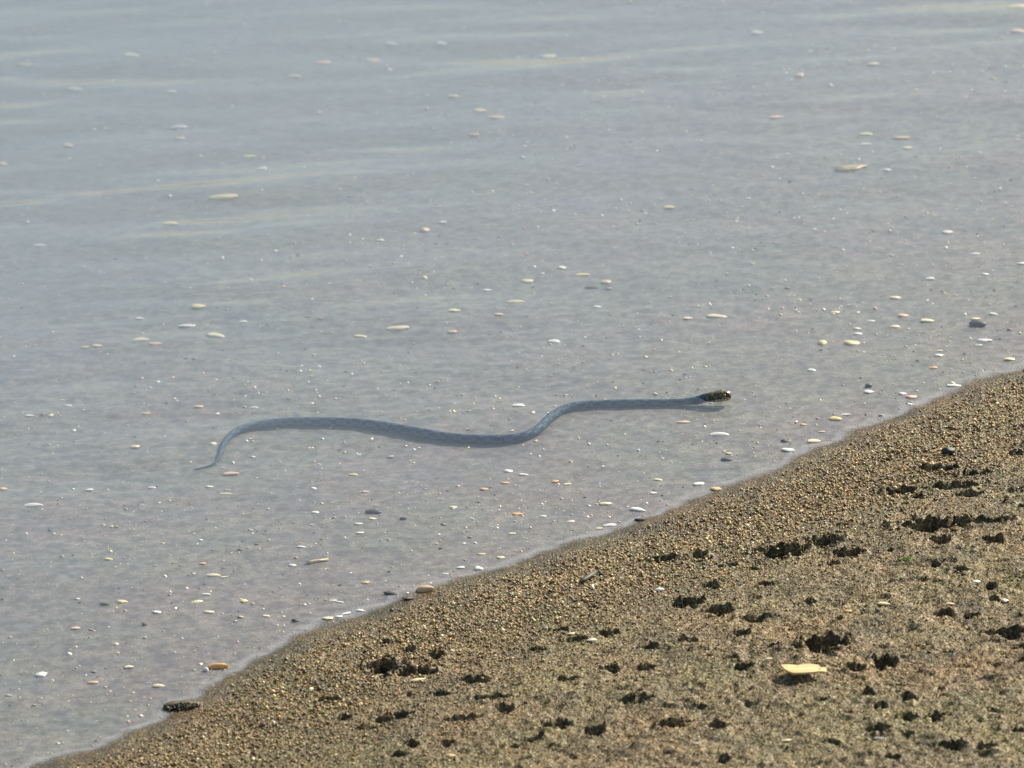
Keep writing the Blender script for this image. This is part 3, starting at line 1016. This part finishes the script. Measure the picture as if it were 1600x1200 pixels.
def snake_material():
    m, t, b = new_mat('snake_skin')
    uv = N(t, 'ShaderNodeUVMap')
    uv.uv_map = 'UVMap'
    sep = N(t, 'ShaderNodeSeparateXYZ')
    t.links.new(uv.outputs[0], sep.inputs[0])
    # u: metres along the body, v: 0 belly, .5 back, 1 belly
    nz = N(t, 'ShaderNodeTexNoise', Scale=90.0, Detail=3.0)
    tc = N(t, 'ShaderNodeTexCoord')
    t.links.new(tc.outputs['Object'], nz.inputs['Vector'])
    warp = N(t, 'ShaderNodeMath', operation='MULTIPLY_ADD')
    t.links.new(nz.outputs[0], warp.inputs[0])
    warp.inputs[1].default_value = .034
    t.links.new(sep.outputs[0], warp.inputs[2])
    comb = N(t, 'ShaderNodeCombineXYZ')
    mu = N(t, 'ShaderNodeMath', operation='MULTIPLY')
    t.links.new(warp.outputs[0], mu.inputs[0])
    mu.inputs[1].default_value = 78.0
    mv = N(t, 'ShaderNodeMath', operation='MULTIPLY')
    t.links.new(sep.outputs[1], mv.inputs[0])
    mv.inputs[1].default_value = 8.0
    t.links.new(mu.outputs[0], comb.inputs[0])
    t.links.new(mv.outputs[0], comb.inputs[1])
    ch = N(t, 'ShaderNodeTexChecker', Scale=1.0)
    t.links.new(comb.outputs[0], ch.inputs['Vector'])
    ch.inputs['Color1'].default_value = (.040, .078, .130, 1)  # bluish veil of the water painted into the body colours
    ch.inputs['Color2'].default_value = (.100, .160, .235, 1)
    sc = N(t, 'ShaderNodeTexVoronoi', Scale=1.0)
    comb2 = N(t, 'ShaderNodeCombineXYZ')
    mu2 = N(t, 'ShaderNodeMath', operation='MULTIPLY')
    t.links.new(sep.outputs[0], mu2.inputs[0])
    mu2.inputs[1].default_value = 380.0
    mv2 = N(t, 'ShaderNodeMath', operation='MULTIPLY')
    t.links.new(sep.outputs[1], mv2.inputs[0])
    mv2.inputs[1].default_value = 22.0
    t.links.new(mu2.outputs[0], comb2.inputs[0])
    t.links.new(mv2.outputs[0], comb2.inputs[1])
    t.links.new(comb2.outputs[0], sc.inputs['Vector'])
    scale_c = ramp(t, [(.1, (1.3, 1.3, 1.2)), (.7, (.6, .6, .55))], sc.outputs['Distance'])
    col = mixc(t, ch.outputs[0], scale_c, 1.0, 'MULTIPLY')
    n3 = N(t, 'ShaderNodeTexNoise', Scale=170.0, Detail=3.0)
    t.links.new(tc.outputs['Object'], n3.inputs['Vector'])
    col = mixc(t, col, (.070, .118, .180), maprange(t, n3.outputs[0], .45, .62, 0, .4))
    # the head is browner, freckled with cream and black
    onhead = maprange(t, sep.outputs[0], HEADU - .014, HEADU + .004, 0, 1)
    n4 = N(t, 'ShaderNodeTexNoise', Scale=330.0, Detail=3.0)
    t.links.new(tc.outputs['Object'], n4.inputs['Vector'])
    hc = ramp(t, [(.36, (.008, .008, .005)), (.46, (.055, .046, .022)), (.54, (.11, .090, .045)), (.63, (.22, .18, .09)), (.70, (.55, .48, .30))], n4.outputs[0])
    col = mixc(t, col, hc, onhead)
    # pale belly
    vv = N(t, 'ShaderNodeMath', operation='SUBTRACT')
    t.links.new(sep.outputs[1], vv.inputs[0])
    vv.inputs[1].default_value = .5
    ab = N(t, 'ShaderNodeMath', operation='ABSOLUTE')
    t.links.new(vv.outputs[0], ab.inputs[0])
    bel = N(t, 'ShaderNodeMath', operation='MULTIPLY')
    t.links.new(onhead, bel.inputs[0])
    t.links.new(maprange(t, ab.outputs[0], .30, .36, 0, .9), bel.inputs[1])
    col = mixc(t, col, (.60, .50, .34), bel.outputs[0])
    t.links.new(col, b.inputs['Base Color'])
    geo = N(t, 'ShaderNodeNewGeometry')
    sz = N(t, 'ShaderNodeSeparateXYZ')
    t.links.new(geo.outputs['Position'], sz.inputs[0])
    t.links.new(maprange(t, sz.outputs['Z'], .001, .003, .75, .3), b.inputs['Roughness'])
    t.links.new(maprange(t, sz.outputs['Z'], .001, .003, .08, .5), b.inputs['Specular IOR Level'])
    bm = N(t, 'ShaderNodeBump', Strength=.6, Distance=.0006)
    bm.invert = True
    t.links.new(sc.outputs['Distance'], bm.inputs['Height'])
    t.links.new(bm.outputs[0], b.inputs['Normal'])
    return m


# seen position of the middle of the body, radius in mm, height above the bed (None: absolute)
SN = [(303, 733.5, .9, .001), (312, 732, 1.3, .001), (324, 729, 1.9, .0015), (335, 724, 2.7, .002), (342, 715, 3.6, .003), (346, 703, 4.6, .004), (350, 692, 5.6, .005),
      (360, 680, 6.6, .006), (380, 670, 7.5, .006), (410, 663.5, 8.2, .006), (450, 660, 8.8, .006), (500, 659, 9.2, .006), (550, 661, 9.5, .006), (600, 666, 9.6, .006),
      (650, 675, 9.6, .006), (700, 683, 9.6, .006), (745, 686.5, 9.5, .006), (785, 686, 9.3, .006), (816, 682, 9.1, .006), (836, 674, 9.0, .006), (849, 663, 8.9, .006),
      (860, 652, 8.7, .006), (878, 641, 8.5, .006), (903, 634.5, 8.2, .006), (940, 631, 7.9, .006), (990, 630, 7.6, .006), (1035, 629.5, 7.3, .008), (1070, 628.5, 7.0, .012)]
ctrl = []
for px, py, r, h in SN:
    p = at(px, py, -.02)
    for _ in range(8):
        z = float(ground(np.array([p[0]]), np.array([p[1]]))[0]) + h * .1 - .0003 * r + r * .0009
        p = at(px, py, z)
    ctrl.append((p[0], p[1], p[2], r * .00080))
# neck rises through the surface; head held just clear of it
for px, py, z, r in [(1088, 626, -.0066, 6.8), (1103, 621.5, -.0018, 7.4)]:
    p = at(px, py, z)
    ctrl.append((p[0], p[1], p[2], r * .001))
ctrl = np.array(ctrl)
ctrl[:-3, 2] = np.minimum(ctrl[:-3, 2], -(ctrl[:-3, 3] + .0025))
zs = ctrl[:, 2].copy()
for _ in range(2):
    zs[1:-1] = (zs[:-2] + 2 * zs[1:-1] + zs[2:]) / 4
ctrl[:-2, 2] = zs[:-2]


def catmull(Pn, n):
    out = []
    Q = np.concatenate([[2 * Pn[0] - Pn[1]], Pn, [2 * Pn[-1] - Pn[-2]]])
    for i in range(1, len(Q) - 2):
        for k in range(n):
            t = k / n
            out.append(.5 * ((2 * Q[i]) + (-Q[i - 1] + Q[i + 1]) * t + (2 * Q[i - 1] - 5 * Q[i] + 4 * Q[i + 1] - Q[i + 2]) * t * t + (-Q[i - 1] + 3 * Q[i] - 3 * Q[i + 1] + Q[i + 2]) * t ** 3))
    out.append(Pn[-1])
    return np.array(out)


path = catmull(ctrl, 10)
# head profile: distance from neck, half width, half height, rise
h0 = path[-1, :3]
fwd = np.array([.985, -.06, .02])
fwd /= np.linalg.norm(fwd)
HEADP = [(.004, 8.4, 7.4, .0006), (.009, 9.8, 7.8, .0014), (.014, 11.4, 8.4, .0022), (.018, 12.0, 8.8, .0028), (.023, 11.8, 8.9, .0034), (.027, 10.9, 8.8, .0038),
         (.031, 10.0, 8.5, .0040), (.034, 8.8, 7.9, .0040), (.0362, 7.6, 7.1, .0039), (.0380, 6.2, 6.0, .0038), (.0392, 4.2, 4.2, .0037), (.0398, 1.0, 1.0, .0037)]
rings = [(p[:3], p[3], p[3], 2.0) for p in path]
for dd, a, b_, rise in HEADP:
    rings.append((h0 + fwd * dd + np.array([0, 0, rise]), a * .001, b_ * .001, 2.5))
NR = 24
V, UVv = [], []
ulen = 0
for i, (c, a, b_, ex) in enumerate(rings):
    c0, c1 = rings[max(i - 1, 0)][0], rings[min(i + 1, len(rings) - 1)][0]
    if i:
        ulen += np.linalg.norm(c - rings[i - 1][0])
    tdir = Vector(c1 - c0).normalized()
    side = tdir.cross(Vector((0, 0, 1))).normalized()
    up = side.cross(tdir)
    for k in range(NR):
        th = 2 * math.pi * k / NR - math.pi / 2       # from the belly round
        cc, ss = math.cos(th), math.sin(th)
        e = 2 / ex
        xx = abs(cc) ** e * math.copysign(1, cc) * a
        yy = abs(ss) ** e * math.copysign(1, ss) * b_
        if ss < 0:
            yy *= .92
        V.append(Vector(c) + side * xx + up * yy)
        UVv.append((ulen, k / NR))
F = []
for i in range(len(rings) - 1):
    for k in range(NR):
        F.append((i * NR + k, i * NR + (k + 1) % NR, (i + 1) * NR + (k + 1) % NR, (i + 1) * NR + k))
F.append(tuple(range(NR - 1, -1, -1)))
F.append(tuple((len(rings) - 1) * NR + k for k in range(NR)))
# brow ridges
for j, v in enumerate(V):
    i = j // NR
    if i >= len(path):
        k = j % NR
        dd = HEADP[i - len(path)][0]
        ang = abs(k / NR - .5)
        V[j] = v + Vector((0, 0, .0011)) * math.exp(-((dd - .031) / .005) ** 2) * math.exp(-((ang - .11) / .05) ** 2)
        # the mouth line: a groove low on the side
        V[j] = V[j] - (V[j] - Vector(rings[i][0])) * .10 * math.exp(-((ang - .29) / .03) ** 2) * (1 if dd > .012 else 0)
root = bpy.data.objects.new('snake', None)
C.objects.link(root)
root.location = h0
tag(root, 'slender mottled water snake swimming in the shallows with its head out', 'snake')
me = bpy.data.meshes.new('body')
me.from_pydata([tuple(v - Vector(h0)) for v in V], [], F)
uvl = me.uv_layers.new(name='UVMap')
for poly in me.polygons:
    ks = [me.loops[li].vertex_index % NR for li in poly.loop_indices]
    wrap = max(ks) - min(ks) > NR / 2 and len(ks) == 4
    for li in poly.loop_indices:
        vi = me.loops[li].vertex_index
        u, v = UVv[vi]
        if wrap and vi % NR == 0:
            v = 1.0
        uvl.data[li].uv = (u, v)
me.polygons.foreach_set('use_smooth', [True] * len(me.polygons))
HEADU = UVv[len(path) * NR][0]
link('body', me, snake_material(), root)
hr = Vector(fwd)
hs = hr.cross(Vector((0, 0, 1))).normalized()


def flat_mat(name, col, rough=.4):
    m, t, b = new_mat(name)
    nz = N(t, 'ShaderNodeTexNoise', Scale=900.0)
    t.links.new(ramp(t, [(.3, tuple(c * .75 for c in col)), (.7, col)], nz.outputs[0]), b.inputs['Base Color'])
    b.inputs['Roughness'].default_value = rough
    return m


IRIS = flat_mat('snake_iris', (.60, .42, .10), .12)
PUPIL = flat_mat('snake_pupil', (.004, .004, .004), .06)
LIP = flat_mat('snake_lip', (.70, .58, .42), .3)
EV, EF = ico(2)
for sgn in (1, -1):
    ey = mesh_np('eye', EV * .0022, EF)
    e = link('eye', ey, IRIS, root)
    e.location = hr * .0290 + hs * (.0090 * sgn) + Vector((0, 0, .0039 + .0042))
    pu = link('pupil', mesh_np('pupil', EV * np.array([.0012, .0012, .0012]), EF), PUPIL, e)
    pu.location = hs * (.0014 * sgn) + Vector((0, 0, .0002))
    # pale plates along the upper lip
    for q in range(5):
        dd = .017 + q * .0046
        lm = link('lip_scale', mesh_np('lip_scale', EV * np.array([.0021, .0010, .0019]), EF), LIP, root)
        hw = np.interp(dd, [x[0] for x in HEADP], [x[1] for x in HEADP]) * .001
        rise = np.interp(dd, [x[0] for x in HEADP], [x[3] for x in HEADP])
        lm.location = hr * dd + hs * (sgn * (hw * .93 - .0003)) + Vector((0, 0, rise - .0030))
        lm.rotation_euler = (0, 0, -.16 * sgn * (q - 1) * .6)
    nm = link('nostril', mesh_np('nostril', EV * .0006, EF), PUPIL, root)
    nm.location = hr * .0374 + hs * (.0050 * sgn) + Vector((0, 0, .0038 + .0034))


# ------------------------------------------------------------------ grains of gravel and shell crumbs
def grain_material():
    m, t, b = new_mat('gravel_grains')
    at_ = N(t, 'ShaderNodeAttribute')
    at_.attribute_name = 'tint'
    t.links.new(at_.outputs['Color'], b.inputs['Base Color'])
    b.inputs['Roughness'].default_value = .35
    return m


GM = grain_material()
GB = GM.copy()
GB.name = 'bed_grains'
GB.node_tree.nodes['Principled BSDF'].inputs['Roughness'].default_value = .85
GB.node_tree.nodes['Principled BSDF'].inputs['Specular IOR Level'].default_value = .08
PAL = np.array([(.05, .04, .025), (.10, .075, .04), (.16, .12, .065), (.22, .165, .09), (.30, .23, .13), (.42, .34, .20), (.55, .48, .34), (.28, .17, .09), (.13, .13, .12), (.70, .66, .56), (.16, .16, .07)])
OV = np.array([(1, 0, 0), (-1, 0, 0), (0, 1, 0), (0, -1, 0), (0, 0, 1), (0, 0, -1)], float)
OF = np.array([(0, 2, 4), (2, 1, 4), (1, 3, 4), (3, 0, 4), (2, 0, 5), (1, 2, 5), (3, 1, 5), (0, 3, 5)])


def scatter(name, xs, ys, size, flat, cols, mat, kind_label, base_v, base_f, sink=.3):
    n = len(xs)
    zs = ground(xs, ys)
    a = RNG.uniform(0, 2 * math.pi, n)
    ca, sa = np.cos(a), np.sin(a)
    sx = size * RNG.uniform(.75, 1.35, n)
    sy = size * RNG.uniform(.6, 1.0, n)
    sz = size * flat * RNG.uniform(.7, 1.2, n)
    tx, ty = RNG.normal(0, .3, n), RNG.normal(0, .3, n)
    B = base_v[None] * np.stack([sx, sy, sz], 1)[:, None, :]
    B = B * RNG.uniform(.75, 1.15, (n, len(base_v), 1))
    Xr = B[..., 0] * ca[:, None] - B[..., 1] * sa[:, None]
    Yr = B[..., 0] * sa[:, None] + B[..., 1] * ca[:, None]
    Zr = B[..., 2] + tx[:, None] * Xr + ty[:, None] * Yr
    V = np.stack([Xr + xs[:, None], Yr + ys[:, None], Zr + (zs + sz * (1 - 2 * sink))[:, None]], 2).reshape(-1, 3)
    F = (base_f[None] + (np.arange(n) * len(base_v))[:, None, None]).reshape(-1, 3)
    me = mesh_np(name, V, F, shade=False)
    ca_ = me.color_attributes.new('tint', 'FLOAT_COLOR', 'POINT')
    cc = np.repeat(np.concatenate([cols, np.ones((n, 1))], 1), len(base_v), 0)
    ca_.data.foreach_set('color', cc.astype(np.float32).ravel())
    o = link(name, me, mat)
    tag(o, kind_label, kind='stuff')
    return o


def spread(n, lo, hi, weight):
    """random spots in the visible stretch, kept with a probability"""
    x = RNG.uniform(-.95, .95, n)
    y = RNG.uniform(-1.7, 2.4, n)
    # inside the view, with a margin
    yy = CAM[1]
    dep = (y - yy) * CP + (CAM[2]) * SP
    ok = np.abs(x) / dep < (SENSOR / 2 / LENS) * 1.08
    d = inland(x, y)
    ok &= (d > lo) & (d < hi)
    ok &= RNG.random(n) < weight(x, y, d)
    return x[ok], y[ok]


def wgt_land(x, y, d):
    band = np.exp(-((d - .22) / .24) ** 2)
    n_ = .5 + .8 * noise(x * 5, y * 5, 77)
    return smooth(.012, .07, d) * np.clip(.52 + .55 * band * (.6 + .6 * n_), 0, 1)


xs, ys = spread(400000, .01, 3, wgt_land)
dl = inland(xs, ys)
size = RNG.lognormal(math.log(.00118), .34, len(xs)) * (1 + .75 * np.exp(-((dl - .16) / .15) ** 2))
ci = RNG.choice(len(PAL), len(xs), p=[.10, .15, .19, .17, .13, .09, .045, .04, .045, .02, .02])
cols = PAL[ci] * np.array([1.32, 1.16, .80]) * RNG.uniform(.45, 1.45, (len(xs), 1)) * (.70 + .50 * np.exp(-((dl - .14) / .22) ** 2))[:, None] * RNG.uniform(.87, 1.13, (len(xs), 3))
print('grains', len(xs), flush=True)
scatter('gravel', xs, ys, size, .75, np.clip(cols, 0, .9), GM, 'coarse wet gravel grains strewn over the sandy beach', OV, OF)

xs, ys = spread(46000, -6, -.004, lambda x, y, d: np.clip(.6 * np.exp(d / 1.6) + .12, 0, 1) * np.clip(.55 + .9 * noise(x * 3, y * 3, 88), .1, 1))
size = RNG.lognormal(math.log(.0016), .38, len(xs))
PB = np.array([(.82, .80, .72), (.75, .66, .48), (.60, .47, .30), (.42, .36, .26), (.06, .07, .07), (.55, .33, .22)])
ci = RNG.choice(6, len(xs), p=[.12, .26, .26, .26, .05, .05])
print('bed grains', len(xs))
scatter('shell_crumbs', xs, ys, size, .25, PB[ci], GB, 'crumbs of shell and grit on the lake bed', OV, OF)

xs, ys = spread(6500, -6, -.01, lambda x, y, d: np.clip(.6 * np.exp(d / 2.5) + .2, 0, 1) * np.clip(.4 + 1.3 * noise(x * 4, y * 4, 99), .05, 1))
size = RNG.lognormal(math.log(.0031), .28, len(xs))
ci = RNG.choice(6, len(xs), p=[.38, .30, .14, .08, .05, .05])
print('chips', len(xs))
scatter('small_shell_chips', xs, ys, size, .22, PB[ci], GB, 'scattered small pale shell chips on the lake bed', I1V, I1F)
